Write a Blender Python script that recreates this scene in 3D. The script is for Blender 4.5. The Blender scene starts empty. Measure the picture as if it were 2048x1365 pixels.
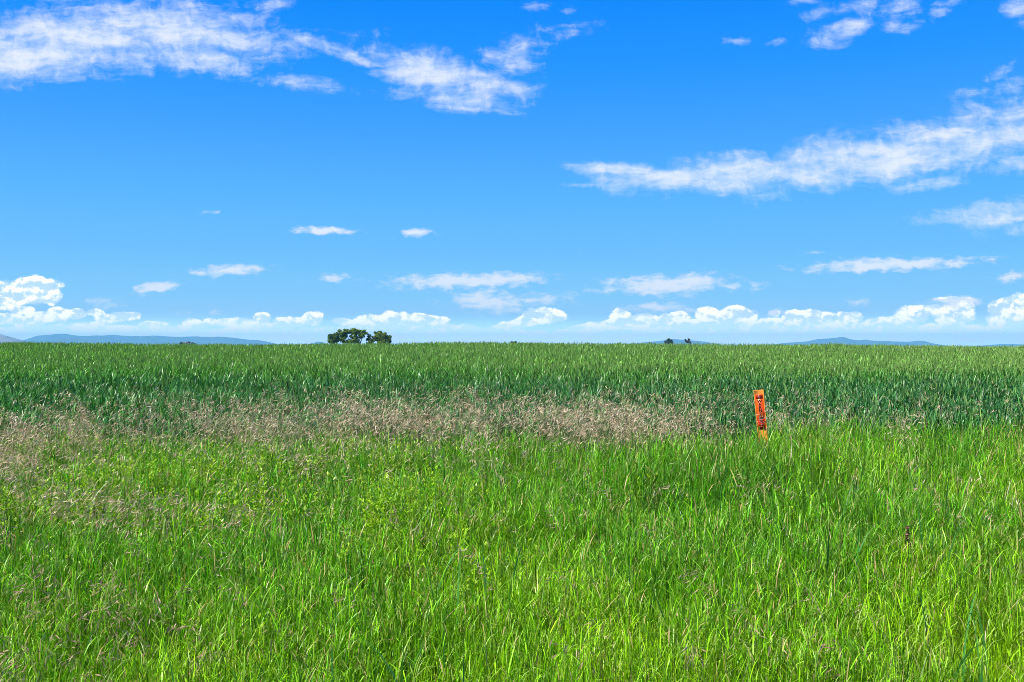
import bpy, math
import numpy as np
from mathutils import Vector

R = math.radians
SC = bpy.context.scene
COL = SC.collection
rng = np.random.default_rng(7)

# ------------------------------------------------------------------ camera
EYE = 1.6
FPX = 1991.0                      # focal length in pixels of the 2048 wide photograph
HOR = 692.0                       # row of the true horizon in the photograph
cam_d = bpy.data.cameras.new('camera'); cam = bpy.data.objects.new('camera', cam_d); COL.objects.link(cam)
cam_d.sensor_width = 36.0; cam_d.lens = 35.0
cam_d.clip_start = 0.05; cam_d.clip_end = 60000.0
cam.location = (0, 0, EYE)
cam.rotation_euler = (R(90) + math.atan((HOR - 682.5) / FPX), 0, 0)
SC.camera = cam

# ------------------------------------------------------------------ view
SC.view_settings.view_transform = 'Standard'
SC.view_settings.look = 'None'
SC.view_settings.exposure = 0.75
SC.view_settings.gamma = 1.0
SC.cycles.use_denoising = True
SC.cycles.denoiser = 'OPENIMAGEDENOISE'
SC.cycles.denoising_prefilter = 'NONE'
SC.cycles.pixel_filter_type = 'BLACKMAN_HARRIS'
SC.cycles.filter_width = 0.9
SC.cycles.max_bounces = 5
SC.cycles.diffuse_bounces = 2
SC.cycles.transmission_bounces = 4
SC.cycles.glossy_bounces = 2
SC.cycles.sample_clamp_indirect = 4.0

# ------------------------------------------------------------------ sun
SUN_EL, SUN_AZ = 54.0, -114.0      # azimuth clockwise from +Y (the view direction): behind the left shoulder
sd = Vector((math.sin(R(SUN_AZ)) * math.cos(R(SUN_EL)), math.cos(R(SUN_AZ)) * math.cos(R(SUN_EL)), math.sin(R(SUN_EL))))
sun_d = bpy.data.lights.new('sun', 'SUN'); sun = bpy.data.objects.new('sun', sun_d); COL.objects.link(sun)
sun_d.energy = 5.0; sun_d.angle = R(0.5); sun_d.color = (1.0, 0.95, 0.86)
sun.rotation_euler = (-sd).to_track_quat('-Z', 'Y').to_euler()


def lin(h):
    h = h.lstrip('#'); c = [int(h[i:i + 2], 16) / 255 for i in (0, 2, 4)]
    return tuple(x / 12.92 if x <= 0.04045 else ((x + 0.055) / 1.055) ** 2.4 for x in c)


# ------------------------------------------------------------------ world
W = bpy.data.worlds.new('World'); SC.world = W; W.use_nodes = True
nt = W.node_tree; nt.nodes.clear()
ND = nt.nodes; LK = nt.links


def node(t, **kw):
    n = ND.new(t)
    for k, v in kw.items():
        setattr(n, k, v)
    return n


def setin(n, i, v):
    if isinstance(v, bpy.types.NodeSocket):
        LK.new(v, n.inputs[i])
    else:
        n.inputs[i].default_value = v


def M(op, a, b=None, c=None, clamp=False):
    n = node('ShaderNodeMath', operation=op, use_clamp=clamp)
    setin(n, 0, a)
    if b is not None: setin(n, 1, b)
    if c is not None: setin(n, 2, c)
    return n.outputs[0]


def VM(op, a, b=None, out=0):
    n = node('ShaderNodeVectorMath', operation=op)
    setin(n, 0, a)
    if b is not None: setin(n, 1, b)
    return n.outputs[out]


def SMOOTH(x, lo, hi, a=0.0, b=1.0):
    n = node('ShaderNodeMapRange', interpolation_type='SMOOTHSTEP')
    setin(n, 0, x); setin(n, 1, lo); setin(n, 2, hi); setin(n, 3, a); setin(n, 4, b)
    return n.outputs[0]


def MIXC(f, a, b):
    n = node('ShaderNodeMix', data_type='RGBA')
    setin(n, 0, f); setin(n, 6, a); setin(n, 7, b)
    return n.outputs[2]


def NOISE(vec, scale, detail, rough, off=(0, 0, 0), col=False, lac=2.0):
    v = VM('ADD', vec, off)
    n = node('ShaderNodeTexNoise'); n.noise_dimensions = '3D'
    LK.new(v, n.inputs['Vector'])
    n.inputs['Scale'].default_value = scale; n.inputs['Detail'].default_value = detail
    n.inputs['Roughness'].default_value = rough; n.inputs['Lacunarity'].default_value = lac
    return n.outputs['Color'] if col else n.outputs['Fac']


tc = node('ShaderNodeTexCoord').outputs['Generated']
sep = node('ShaderNodeSeparateXYZ'); LK.new(tc, sep.inputs[0])
dx, dy, dz = sep.outputs
yy = M('MAXIMUM', dy, 0.08)
u = M('DIVIDE', dx, yy); v = M('DIVIDE', dz, yy)
cmb = node('ShaderNodeCombineXYZ'); LK.new(u, cmb.inputs[0]); LK.new(v, cmb.inputs[1])
P = cmb.outputs[0]
front = SMOOTH(dy, 0.1, 0.3)

# clear sky: blue deepening with height
ramp = node('ShaderNodeValToRGB'); LK.new(dz, ramp.inputs[0])
stops = [(0.0, '#CFE4FF'), (0.012, '#C4DFFF'), (0.028, '#A6D9FF'), (0.049, '#8CD1FF'), (0.091, '#70C2FF'), (0.150, '#57B4FF'), (0.207, '#40A2FF'),
         (0.265, '#1E95FF'), (0.325, '#0089FF'), (0.55, '#0A74DC'), (1.0, '#1162BE')]
cr = ramp.color_ramp
while len(cr.elements) < len(stops): cr.elements.new(0.5)
for e, (p, h) in zip(cr.elements, stops):
    e.position = p; e.color = (*lin(h), 1)
sky = node('ShaderNodeTexSky', sky_type='NISHITA', sun_disc=False)
sky.sun_elevation = R(SUN_EL); sky.sun_rotation = R(SUN_AZ); sky.air_density = 1.0; sky.dust_density = 0.6; sky.ozone_density = 2.0
clear = VM('SCALE', ramp.outputs[0]); clear.node.inputs['Scale'].default_value = 10.0
glow = SMOOTH(dz, 0.003, 0.034, 25.0, 10.0)
LK.new(glow, clear.node.inputs['Scale'])
base = MIXC(SMOOTH(dz, 0.32, 0.8, 0.0, 0.6), clear, sky.outputs[0])


GROW = [1.12, 1.22]


def field(clouds, vec, flat=1.0):
    acc = None
    for cl in clouds:
        x, y, a, b = cl[:4]; rot = cl[4] if len(cl) > 4 else 0; st = cl[5] if len(cl) > 5 else 1.0
        m = node('ShaderNodeMapping', vector_type='TEXTURE')
        if acc is None:
            LK.new(vec, m.inputs[0])
        else:                      # lets the renderer work the clouds off one after the other
            ch = node('ShaderNodeVectorMath', operation='MULTIPLY_ADD')
            LK.new(acc, ch.inputs[0]); ch.inputs[1].default_value = (1e-9, 1e-9, 1e-9); LK.new(vec, ch.inputs[2]); LK.new(ch.outputs[0], m.inputs[0])
        m.inputs[1].default_value = ((x - 1024) / FPX, (HOR - y) / FPX, 0)
        m.inputs[2].default_value = (0, 0, R(rot))
        m.inputs[3].default_value = (a * GROW[0] / FPX, b * GROW[1] / FPX, 1)
        l = VM('LENGTH', m.outputs[0], out=1)
        f = M('MULTIPLY_ADD', l, -st * flat, st * flat)
        if flat > 1: f = M('MINIMUM', f, st)
        acc = f if acc is None else M('MAXIMUM', acc, f)
    return acc


def warp(vec, scale, amt, off):
    c = NOISE(vec, scale, 3, 0.55, off, col=True)
    c = VM('SUBTRACT', c, (0.5, 0.5, 0.5)); c = VM('MULTIPLY', c, amt)
    return VM('ADD', vec, c)


# high rippled bands
A = [(110, 82, 300, 62, 2), (60, 112, 170, 50, 3), (380, 62, 210, 50, -8), (300, 40, 170, 30, 6), (390, 112, 120, 34, -4, .9), (520, 75, 110, 26, -14, .7),
     (150, 4, 60, 12, -6, .5), (560, 8, 60, 14, 14, .4), (640, 92, 110, 14, -17, .7), (720, 115, 90, 9, -17, .7), (780, 100, 80, 24, -12, .45),
     (850, 143, 110, 38, -10), (905, 190, 125, 28, -10, .8), (960, 160, 95, 24, -20, .8), (1030, 178, 55, 18, 8, .7), (930, 216, 75, 9, -3, .6),
     (1030, 112, 60, 32, 15, .6), (990, 118, 40, 22, 10, .4), (615, 168, 80, 13, -6, .55), (1120, 54, 65, 14, 6, .42), (1075, 16, 28, 9, 0, .5), (1135, 20, 20, 8, 0, .3),
     (1608, 3, 36, 10, 8, .5), (1640, 20, 40, 14, 10, .55), (1695, 14, 40, 12, 14, .45), (1725, 12, 36, 18, 18, .5), (1797, 7, 48, 16, 10, .65), (1810, 27, 36, 9, 12, .45),
     (1882, 22, 22, 13, 22, .5), (1895, 0, 30, 8, 8, .5), (1663, 68, 58, 20, 14, .6), (1700, 56, 44, 20, 16, .65), (1785, 55, 30, 13, 12, .5), (1815, 52, 60, 10, 14, .4),
     (1553, 83, 22, 8, 16, .55), (1470, 82, 22, 6, 0, .35), (2035, 16, 34, 26, 20, .7), (2045, 38, 26, 14, 10, .5), (2002, 143, 34, 12, 28, .5), (1948, 182, 52, 9, 6, .5), (2022, 165, 50, 16, 20, .5),
     (1240, 340, 110, 13, -2, .9), (1320, 360, 130, 24, 1), (1480, 350, 190, 36, 3), (1640, 335, 190, 44, 7), (1800, 305, 190, 52, 11), (1920, 290, 140, 56, 16), (2040, 255, 110, 50, 20, .9),
     (1870, 368, 90, 14, 7, .7), (2030, 330, 60, 18, 12, .6), (1165, 372, 36, 5, 0, .6), (1170, 334, 50, 5, 0, .7),
     (2010, 428, 120, 26, 9, .8), (1900, 440, 90, 15, 7, .55), (2040, 452, 70, 14, 10, .6)]
PA = warp(P, 13, (0.030, 0.016, 0), (3.1, 7.7, 0))
GROW[:] = [1.22, 1.38]
mA = field(A, PA, 1.5)
PA = warp(PA, 42, (0.022, 0.010, 0), (9.1, 1.7, 0))
rot = node('ShaderNodeMapping', vector_type='POINT'); LK.new(PA, rot.inputs[0]); rot.inputs[2].default_value = (0, 0, R(-8)); rot.inputs[3].default_value = (0.75, 2.4, 1)
rA = rot.outputs[0]
nA = NOISE(rA, 24, 7, 0.64, (1.3, 4.2, 0))
rot2 = node('ShaderNodeMapping', vector_type='POINT'); LK.new(PA, rot2.inputs[0]); rot2.inputs[2].default_value = (0, 0, R(35)); rot2.inputs[3].default_value = (1.0, 0.55, 1)
nA2 = NOISE(rot2.outputs[0], 105, 3, 0.55, (8.3, 2.2, 0))
dA = M('ADD', M('MULTIPLY_ADD', M('SUBTRACT', nA, 0.5), 2.0, M('MULTIPLY', mA, 0.85)), M('MULTIPLY', M('SUBTRACT', nA2, 0.5), 0.8))
dA = SMOOTH(dA, -0.02, 1.25)
# thin lens strips
B = [(645, 461, 66, 8, -2), (835, 468, 44, 8, 2, .7), (460, 541, 80, 10, 3), (308, 576, 48, 11, 9), (667, 556, 32, 9, 4, .8), (925, 563, 165, 15, 1), (1000, 558, 90, 14, 2),
     (1325, 571, 135, 19, 0), (1380, 565, 80, 16, 2), (1467, 570, 22, 9, 20, .6), (1510, 573, 26, 10, 0, .4), (1790, 530, 190, 13, 2.5), (1730, 531, 90, 13, 0), (985, 606, 95, 22, -3, .85), (960, 600, 60, 18, 0, .9), (1085, 600, 80, 13, 4, .6),
     (1320, 616, 85, 10, 1, .75), (1625, 504, 24, 5, 0, .5), (1715, 602, 26, 7, 0, .7), (1910, 604, 55, 12, 4), (2035, 554, 48, 10, 3, .7), (200, 607, 40, 12, 0, .5), (360, 624, 26, 6, 0, .6), (432, 624, 14, 7, 0, .6), (400, 424, 30, 4, 0, .3), (1550, 627, 18, 10, 20, .6)]
PB = warp(P, 46, (0.020, 0.0075, 0), (5.1, 2.7, 0))
mB = field(B, PB)
st = VM('MULTIPLY', PB, (1.0, 2.4, 1.0))
nB = NOISE(st, 62, 5, 0.6, (2.3, 9.2, 0))
dB = SMOOTH(M('MULTIPLY_ADD', M('SUBTRACT', nB, 0.5), 2.0, mB), 0.04, 0.85)
# cumulus above the horizon
C = [(1241, 632, 20, 14), (1190, 654, 50, 10, 8), (1284, 645, 45, 16), (1331, 634, 12, 8), (1356, 632, 20, 9), (1416, 625, 26, 13), (1476, 631, 38, 17), (1549, 626, 12, 8), (1344, 655, 60, 14), (1240, 650, 40, 12), (1430, 652, 70, 12, 0, .8),
     (1614, 634, 54, 15), (1696, 635, 30, 11), (1654, 647, 40, 10), (1584, 665, 30, 10), (1544, 650, 30, 14), (1824, 630, 38, 20), (1869, 622, 22, 12), (1774, 645, 50, 10), (1909, 632, 38, 24), (1924, 615, 25, 14), (1914, 600, 40, 6), (2014, 630, 45, 30, 20), (2040, 612, 30, 22),
     (1924, 660, 60, 10), (1774, 662, 70, 10, 0, .8), (1089, 632, 40, 16), (1054, 642, 40, 13, 14), (1015, 653, 34, 9, 8), (1124, 670, 30, 8),
     (58, 582, 60, 26), (10, 592, 44, 27), (100, 592, 25, 18), (116, 628, 28, 13), (154, 628, 22, 10), (85, 633, 30, 10), (191, 626, 20, 9), (253, 631, 32, 8), (219, 637, 34, 9), (308, 654, 34, 12), (383, 649, 24, 9), (422, 645, 16, 9), (472, 647, 50, 11), (523, 639, 18, 12),
     (588, 644, 45, 9), (625, 638, 19, 13), (687, 644, 20, 8), (41, 620, 24, 8), (10, 637, 34, 10), (170, 654, 60, 10, 0, .8), (60, 648, 34, 11, 0, .8), (540, 658, 60, 10, 0, .8),
     (734, 644, 30, 13), (792, 643, 40, 17), (833, 643, 24, 15), (871, 644, 27, 11), (898, 659, 26, 9), (936, 661, 26, 11), (800, 673, 60, 10, 0, .8), (650, 668, 90, 10, 0, .7), (1134, 670, 30, 9),
     (1150, 676, 1300, 11, 0, .85), (200, 664, 300, 14, 0, .8), (1700, 664, 420, 18, 0, .85), (800, 666, 300, 14, 0, .8)]
GROW[:] = [1.25, 1.35]
PC = warp(P, 55, (0.010, 0.007, 0), (1.9, 6.3, 0))
PCs = VM('MULTIPLY', PC, (1.0, 1.25, 1.0))


def cumulus(off):
    pv = VM('ADD', PCs, off)
    n1 = NOISE(pv, 48, 7, 0.58, (6.6, 1.1, 0))
    return n1


mC = field(C, PC, 2.2)
nC = cumulus((0, 0, 0)); nC2 = cumulus((-0.0022, 0.0050, 0))
rawC = M('MULTIPLY_ADD', M('SUBTRACT', nC, 0.5), 2.1, mC)
dC = SMOOTH(rawC, 0.18, 0.62)
lit = SMOOTH(M('SUBTRACT', nC, nC2), -0.055, 0.075)
lit = M('MULTIPLY', lit, SMOOTH(v, 0.004, 0.030, 0.45, 1.0))
lit = M('MAXIMUM', M('MULTIPLY', lit, SMOOTH(rawC, 0.15, 0.55)), 0.0)

white = (10.4, 10.4, 10.4, 1)
whiteC = (16.0, 15.0, 14.4, 1)
cA = MIXC(SMOOTH(nA, 0.36, 0.64), tuple(10 * c for c in lin('#DDECFE')) + (1,), tuple(10 * c for c in lin('#F8FBFF')) + (1,))
cB = tuple(10 * c for c in lin('#F2F7FF')) + (1,)
cC = MIXC(lit, MIXC(0.30, base, whiteC), whiteC)
out = MIXC(M('MULTIPLY', M('MULTIPLY', dC, 0.97), front), base, cC)
out = MIXC(M('MULTIPLY', M('MULTIPLY', dB, 0.92), front), out, cB)
out = MIXC(M('MULTIPLY', M('MULTIPLY', dA, 0.88), front), out, cA)
bg = node('ShaderNodeBackground'); LK.new(out, bg.inputs[0]); bg.inputs[1].default_value = 0.06
wo = node('ShaderNodeOutputWorld'); LK.new(bg.outputs[0], wo.inputs[0])


# ------------------------------------------------------------------ helpers
def tag(o, label=None, cat=None, group=None, kind=None):
    if label: o['label'] = label
    if cat: o['category'] = cat
    if group: o['group'] = group
    if kind: o['kind'] = kind
    return o


def empty(name, loc, rz=0.0):
    o = bpy.data.objects.new(name, None); COL.objects.link(o)
    o.location = loc; o.rotation_euler = (0, 0, rz); o.empty_display_size = 0.2
    return o


class Buf:
    """collects quads with a colour per vertex and links them as one mesh object"""
    def __init__(self):
        self.v = []; self.f = []; self.c = []; self.n = 0

    def add(self, V, F, C):
        V = np.asarray(V, np.float32).reshape(-1, 3); C = np.broadcast_to(np.asarray(C, np.float32), (len(V), 3)) if np.ndim(C) == 1 else np.asarray(C, np.float32).reshape(-1, 3)
        self.v.append(V); self.c.append(C); self.f.append(np.asarray(F, np.int32).reshape(-1, 4) + self.n); self.n += len(V)

    def strips(self, Pt, side, w, col):
        """Pt (N,S,3) centre lines, side (N,3) or (N,S,3), w (N,S) full widths, col (N,S,3)"""
        N, S, _ = Pt.shape
        if side.ndim == 2: side = side[:, None, :]
        d = side * (w[..., None] * 0.5)
        V = np.stack([Pt - d, Pt + d], axis=2).reshape(N, 2 * S, 3)
        k = np.arange(S - 1) * 2
        t = np.stack([k, k + 1, k + 3, k + 2], 1)
        F = (np.arange(N) * 2 * S)[:, None, None] + t[None]
        C = np.repeat(col, 2, axis=1)
        self.add(V.reshape(-1, 3), F.reshape(-1, 4), C.reshape(-1, 3))

    def tube(self, pts, rad, col, k=8, cap=True):
        pts = np.asarray(pts, float); n = len(pts); rad = np.broadcast_to(np.asarray(rad, float), (n,))
        tan = np.gradient(pts, axis=0); tan /= np.linalg.norm(tan, axis=1, keepdims=True) + 1e-9
        ref = np.tile([[0.12, 1.0, 0.07]], (n, 1)); a = np.cross(tan, ref); a /= np.linalg.norm(a, axis=1, keepdims=True) + 1e-9
        b = np.cross(tan, a); th = np.arange(k) / k * 2 * np.pi
        ring = pts[:, None] + rad[:, None, None] * (a[:, None] * np.cos(th)[None, :, None] + b[:, None] * np.sin(th)[None, :, None])
        F = [(i * k + j, i * k + (j + 1) % k, (i + 1) * k + (j + 1) % k, (i + 1) * k + j) for i in range(n - 1) for j in range(k)]
        self.add(ring.reshape(-1, 3), F, col)

    def box(self, lo, hi, col):
        (a, b, c), (d, e, f) = lo, hi
        V = [(a, b, c), (d, b, c), (d, e, c), (a, e, c), (a, b, f), (d, b, f), (d, e, f), (a, e, f)]
        self.add(V, [(3, 2, 1, 0), (4, 5, 6, 7), (0, 1, 5, 4), (1, 2, 6, 5), (2, 3, 7, 6), (3, 0, 4, 7)], col)

    def build(self, name, mat, parent=None, smooth=False):
        V = np.concatenate(self.v); F = np.concatenate(self.f); C = np.concatenate(self.c)
        me = bpy.data.meshes.new(name)
        me.vertices.add(len(V)); me.vertices.foreach_set('co', V.ravel())
        me.loops.add(F.size); me.loops.foreach_set('vertex_index', F.ravel())
        me.polygons.add(len(F)); me.polygons.foreach_set('loop_start', np.arange(len(F), dtype=np.int32) * 4)
        try: me.polygons.foreach_set('loop_total', np.full(len(F), 4, np.int32))
        except Exception: pass
        if smooth: me.polygons.foreach_set('use_smooth', np.ones(len(F), bool))
        at = me.attributes.new('tint', 'FLOAT_COLOR', 'POINT')
        at.data.foreach_set('color', np.concatenate([C, np.ones((len(C), 1), np.float32)], 1).ravel())
        me.update(calc_edges=True)
        me.materials.append(mat)
        o = bpy.data.objects.new(name, me); COL.objects.link(o)
        if parent: o.parent = parent
        return o


def material(name, fn):
    m = bpy.data.materials.new(name); m.use_nodes = True
    t = m.node_tree; t.nodes.clear(); fn(t); return m


def leaf_material(name, rough=0.45, spec=0.4, trans=0.35, tcol=(1.25, 1.35, 0.55)):
    def fn(t):
        N = t.nodes.new; L = t.links.new
        at = N('ShaderNodeAttribute'); at.attribute_name = 'tint'
        p = N('ShaderNodeBsdfPrincipled'); p.inputs['Roughness'].default_value = rough; p.inputs['Specular IOR Level'].default_value = spec
        L(at.outputs['Color'], p.inputs['Base Color'])
        tr = N('ShaderNodeBsdfTranslucent')
        mu = N('ShaderNodeVectorMath'); mu.operation = 'MULTIPLY'; mu.inputs[1].default_value = tcol
        L(at.outputs['Color'], mu.inputs[0]); L(mu.outputs[0], tr.inputs['Color'])
        mx = N('ShaderNodeMixShader'); mx.inputs[0].default_value = trans
        L(p.outputs[0], mx.inputs[1]); L(tr.outputs[0], mx.inputs[2])
        o = N('ShaderNodeOutputMaterial'); L(mx.outputs[0], o.inputs[0])
    return material(name, fn)


def tint_material(name, rough=0.6, spec=0.3, noise=0.0, nscale=8.0, bump=0.0, coat=0.0):
    def fn(t):
        N = t.nodes.new; L = t.links.new
        at = N('ShaderNodeAttribute'); at.attribute_name = 'tint'
        p = N('ShaderNodeBsdfPrincipled'); p.inputs['Roughness'].default_value = rough; p.inputs['Specular IOR Level'].default_value = spec
        p.inputs['Coat Weight'].default_value = coat
        src = at.outputs['Color']
        tcn = N('ShaderNodeTexCoord'); nz = N('ShaderNodeTexNoise'); nz.inputs['Scale'].default_value = nscale; nz.inputs['Detail'].default_value = 6
        L(tcn.outputs['Object'], nz.inputs['Vector'])
        if noise:
            mr = N('ShaderNodeMapRange'); mr.inputs[1].default_value = 0.3; mr.inputs[2].default_value = 0.7; mr.inputs[3].default_value = 1 - noise; mr.inputs[4].default_value = 1 + noise
            L(nz.outputs['Fac'], mr.inputs[0])
            sc = N('ShaderNodeVectorMath'); sc.operation = 'SCALE'; L(src, sc.inputs[0]); L(mr.outputs[0], sc.inputs['Scale']); src = sc.outputs[0]
        L(src, p.inputs['Base Color'])
        if bump:
            bp = N('ShaderNodeBump'); bp.inputs['Strength'].default_value = bump; bp.inputs['Distance'].default_value = 0.02
            L(nz.outputs['Fac'], bp.inputs['Height']); L(bp.outputs[0], p.inputs['Normal'])
        o = N('ShaderNodeOutputMaterial'); L(p.outputs[0], o.inputs[0])
    return material(name, fn)


_perm = np.random.default_rng(11).random((256, 256))


def vnoise(x, y, s, o=0):
    """smooth value noise 0..1, s = cell size"""
    x = np.asarray(x, float) / s + 37.3 * o + 1000; y = np.asarray(y, float) / s + 91.7 * o + 1000
    xi = np.floor(x).astype(int); yi = np.floor(y).astype(int); fx = x - xi; fy = y - yi
    fx = fx * fx * (3 - 2 * fx); fy = fy * fy * (3 - 2 * fy)
    g = lambda i, j: _perm[i % 256, j % 256]
    return (g(xi, yi) * (1 - fx) + g(xi + 1, yi) * fx) * (1 - fy) + (g(xi, yi + 1) * (1 - fx) + g(xi + 1, yi + 1) * fx) * fy


def fnoise(x, y, s, o=0):
    return (vnoise(x, y, s, o) + 0.5 * vnoise(x, y, s * 0.47, o + 1) + 0.25 * vnoise(x, y, s * 0.21, o + 2)) / 1.75


def sstep(a, b, x):
    t = np.clip((x - a) / (b - a), 0, 1); return t * t * (3 - 2 * t)


# ------------------------------------------------------------------ lie of the land
WHEAT_H = 0.78
CREST_Y = 38.0
_cx = (np.array([-300, 0, 180, 330, 480, 600, 760, 900, 1100, 1250, 1400, 1550, 1700, 1900, 2048, 2400]) - 1024) / FPX * CREST_Y
_co = (HOR - np.array([684, 685.5, 686, 688, 688.5, 687, 687, 683.5, 684.5, 686.5, 688, 688.5, 690, 692, 692, 693])) / FPX * CREST_Y
_cz = EYE + _co - 0.10 - WHEAT_H


def gz(x, y):
    x = np.asarray(x, float); y = np.asarray(y, float)
    cg = np.interp(x, _cx, _cz)
    s = np.clip((y - 11.0) / (CREST_Y - 11.0), 0, 1)
    z = cg * s * (1.32 - 0.32 * s)
    z = z + 0.05 * (fnoise(x, y, 3.0, 5) - 0.5) * sstep(60, 30, np.abs(y))
    far = np.clip(y - 41.0, 0, None)
    z = z - 6.8 * (1 - np.exp(-(far / 130.0) ** 1.3))
    return z


def skew_axis(a, b, fine, lim, grow=1.22):
    c = list(np.arange(a, b + 1e-6, fine)); d = fine
    while c[-1] < lim: d *= grow; c.append(min(lim, c[-1] + d))
    d = fine; lo = []
    while (lo[-1] if lo else a) > -lim: d *= grow; lo.append(max(-lim, (lo[-1] if lo else a) - d))
    return np.array(lo[::-1] + c)


LIM = 13300.0


def soil(t):
    N = t.nodes.new; L = t.links.new
    g = N('ShaderNodeNewGeometry')
    nz = N('ShaderNodeTexNoise'); nz.inputs['Scale'].default_value = 2.2; nz.inputs['Detail'].default_value = 9; L(g.outputs['Position'], nz.inputs['Vector'])
    n2 = N('ShaderNodeTexNoise'); n2.inputs['Scale'].default_value = 0.006; n2.inputs['Detail'].default_value = 5; L(g.outputs['Position'], n2.inputs['Vector'])
    r1 = N('ShaderNodeValToRGB'); L(nz.outputs['Fac'], r1.inputs[0])
    r1.color_ramp.elements[0].position = 0.35; r1.color_ramp.elements[0].color = (0.022, 0.035, 0.010, 1)
    r1.color_ramp.elements[1].position = 0.7; r1.color_ramp.elements[1].color = (0.085, 0.075, 0.035, 1)
    r2 = N('ShaderNodeValToRGB'); L(n2.outputs['Fac'], r2.inputs[0])
    r2.color_ramp.elements[0].position = 0.4; r2.color_ramp.elements[0].color = (0.05, 0.12, 0.03, 1)
    r2.color_ramp.elements[1].position = 0.62; r2.color_ramp.elements[1].color = (0.16, 0.16, 0.06, 1)
    sp = N('ShaderNodeSeparateXYZ'); L(g.outputs['Position'], sp.inputs[0])
    mr = N('ShaderNodeMapRange'); L(sp.outputs[1], mr.inputs[0]); mr.inputs[1].default_value = 42; mr.inputs[2].default_value = 90
    mx = N('ShaderNodeMix'); mx.data_type = 'RGBA'; L(mr.outputs[0], mx.inputs[0]); L(r1.outputs[0], mx.inputs[6]); L(r2.outputs[0], mx.inputs[7])
    bp = N('ShaderNodeBump'); bp.inputs['Strength'].default_value = 0.6; bp.inputs['Distance'].default_value = 0.03; L(nz.outputs['Fac'], bp.inputs['Height'])
    p = N('ShaderNodeBsdfPrincipled'); p.inputs['Roughness'].default_value = 0.95; L(mx.outputs[2], p.inputs['Base Color']); L(bp.outputs[0], p.inputs['Normal'])
    o = N('ShaderNodeOutputMaterial'); L(p.outputs[0], o.inputs[0])


M_SOIL = material('soil', soil)
gxs = skew_axis(-30, 30, 0.6, LIM); gys = skew_axis(-6, 60, 0.6, LIM)
GX, GY = np.meshgrid(gxs, gys)
nx, ny = len(gxs), len(gys)
i, j = np.meshgrid(np.arange(nx - 1), np.arange(ny - 1)); q = (j * nx + i).ravel()
b = Buf(); b.add(np.stack([GX, GY, gz(GX, GY)], -1), np.stack([q, q + 1, q + nx + 1, q + nx], 1), (0.1, 0.1, 0.05))
tag(b.build('ground', M_SOIL, smooth=True), kind='structure')


# ------------------------------------------------------------------ mountains
def mount_mat(t):
    N = t.nodes.new; L = t.links.new
    g = N('ShaderNodeNewGeometry')
    nz = N('ShaderNodeTexNoise'); nz.inputs['Scale'].default_value = 0.012; nz.inputs['Detail'].default_value = 8; L(g.outputs['Position'], nz.inputs['Vector'])
    at = N('ShaderNodeAttribute'); at.attribute_name = 'tint'
    mr = N('ShaderNodeMapRange'); L(nz.outputs['Fac'], mr.inputs[0]); mr.inputs[1].default_value = 0.3; mr.inputs[2].default_value = 0.7; mr.inputs[3].default_value = 0.55; mr.inputs[4].default_value = 1.4
    sc = N('ShaderNodeVectorMath'); sc.operation = 'SCALE'; L(at.outputs['Color'], sc.inputs[0]); L(mr.outputs[0], sc.inputs['Scale'])
    p = N('ShaderNodeBsdfPrincipled'); p.inputs['Roughness'].default_value = 1.0; p.inputs['Specular IOR Level'].default_value = 0.0; L(sc.outputs[0], p.inputs['Base Color'])
    o = N('ShaderNodeOutputMaterial'); L(p.outputs[0], o.inputs[0])


M_MOUNT = material('mountain_slope', mount_mat)
BASE_Z = -6.9


def mountain(name, prof, D, depth, col, seed):
    px = np.array([p[0] for p in prof], float); py = np.array([p[1] for p in prof], float)
    xs = np.arange(px[0], px[-1] + .1, 1.5)
    ys = np.interp(xs, px, py)
    k = np.ones(5) / 5; ys = np.convolve(np.pad(ys, 2, mode='edge'), k, 'valid')
    X = (xs - 1024) / FPX * D; Z = EYE + (HOR - ys) / FPX * D - BASE_Z
    env = np.minimum(1, np.minimum(xs - xs[0], xs[-1] - xs) / 20.0)
    Z = np.maximum(Z * (1 + 0.05 * (fnoise(X, X * 0 + seed, 90, seed) - .5)), 0)
    ts = np.linspace(-1, 1, 25); V = []
    for t in ts:
        a = abs(t); sh = (1 - a) ** 1.25
        rough = (fnoise(X + 500 * t, X * 0 + t * depth, 420, seed + 3) - 0.5) * 0.7 * np.sin(np.pi * a)
        Xt = X + 80 * (fnoise(X, X * 0 + 900 * t, 500, seed + 8) - .5) * a
        zt = np.minimum(BASE_Z + Z * np.clip(sh + rough * sh ** .3, 0, 1), BASE_Z + Z * (1 - 0.25 * a)) - (3 if a == 1 else 0)
        V.append(np.stack([Xt, np.full_like(X, D + t * depth) + 200 * (fnoise(X, X * 0, 900, seed + 5) - .5), zt], -1))
    n = len(xs); i, j = np.meshgrid(np.arange(n - 1), np.arange(len(ts) - 1)); q = (j * n + i).ravel()
    b = Buf(); b.add(np.array(V), np.stack([q, q + 1, q + n + 1, q + n], 1), col)
    return tag(b.build(name, M_MOUNT, smooth=True), kind='structure')


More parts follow.
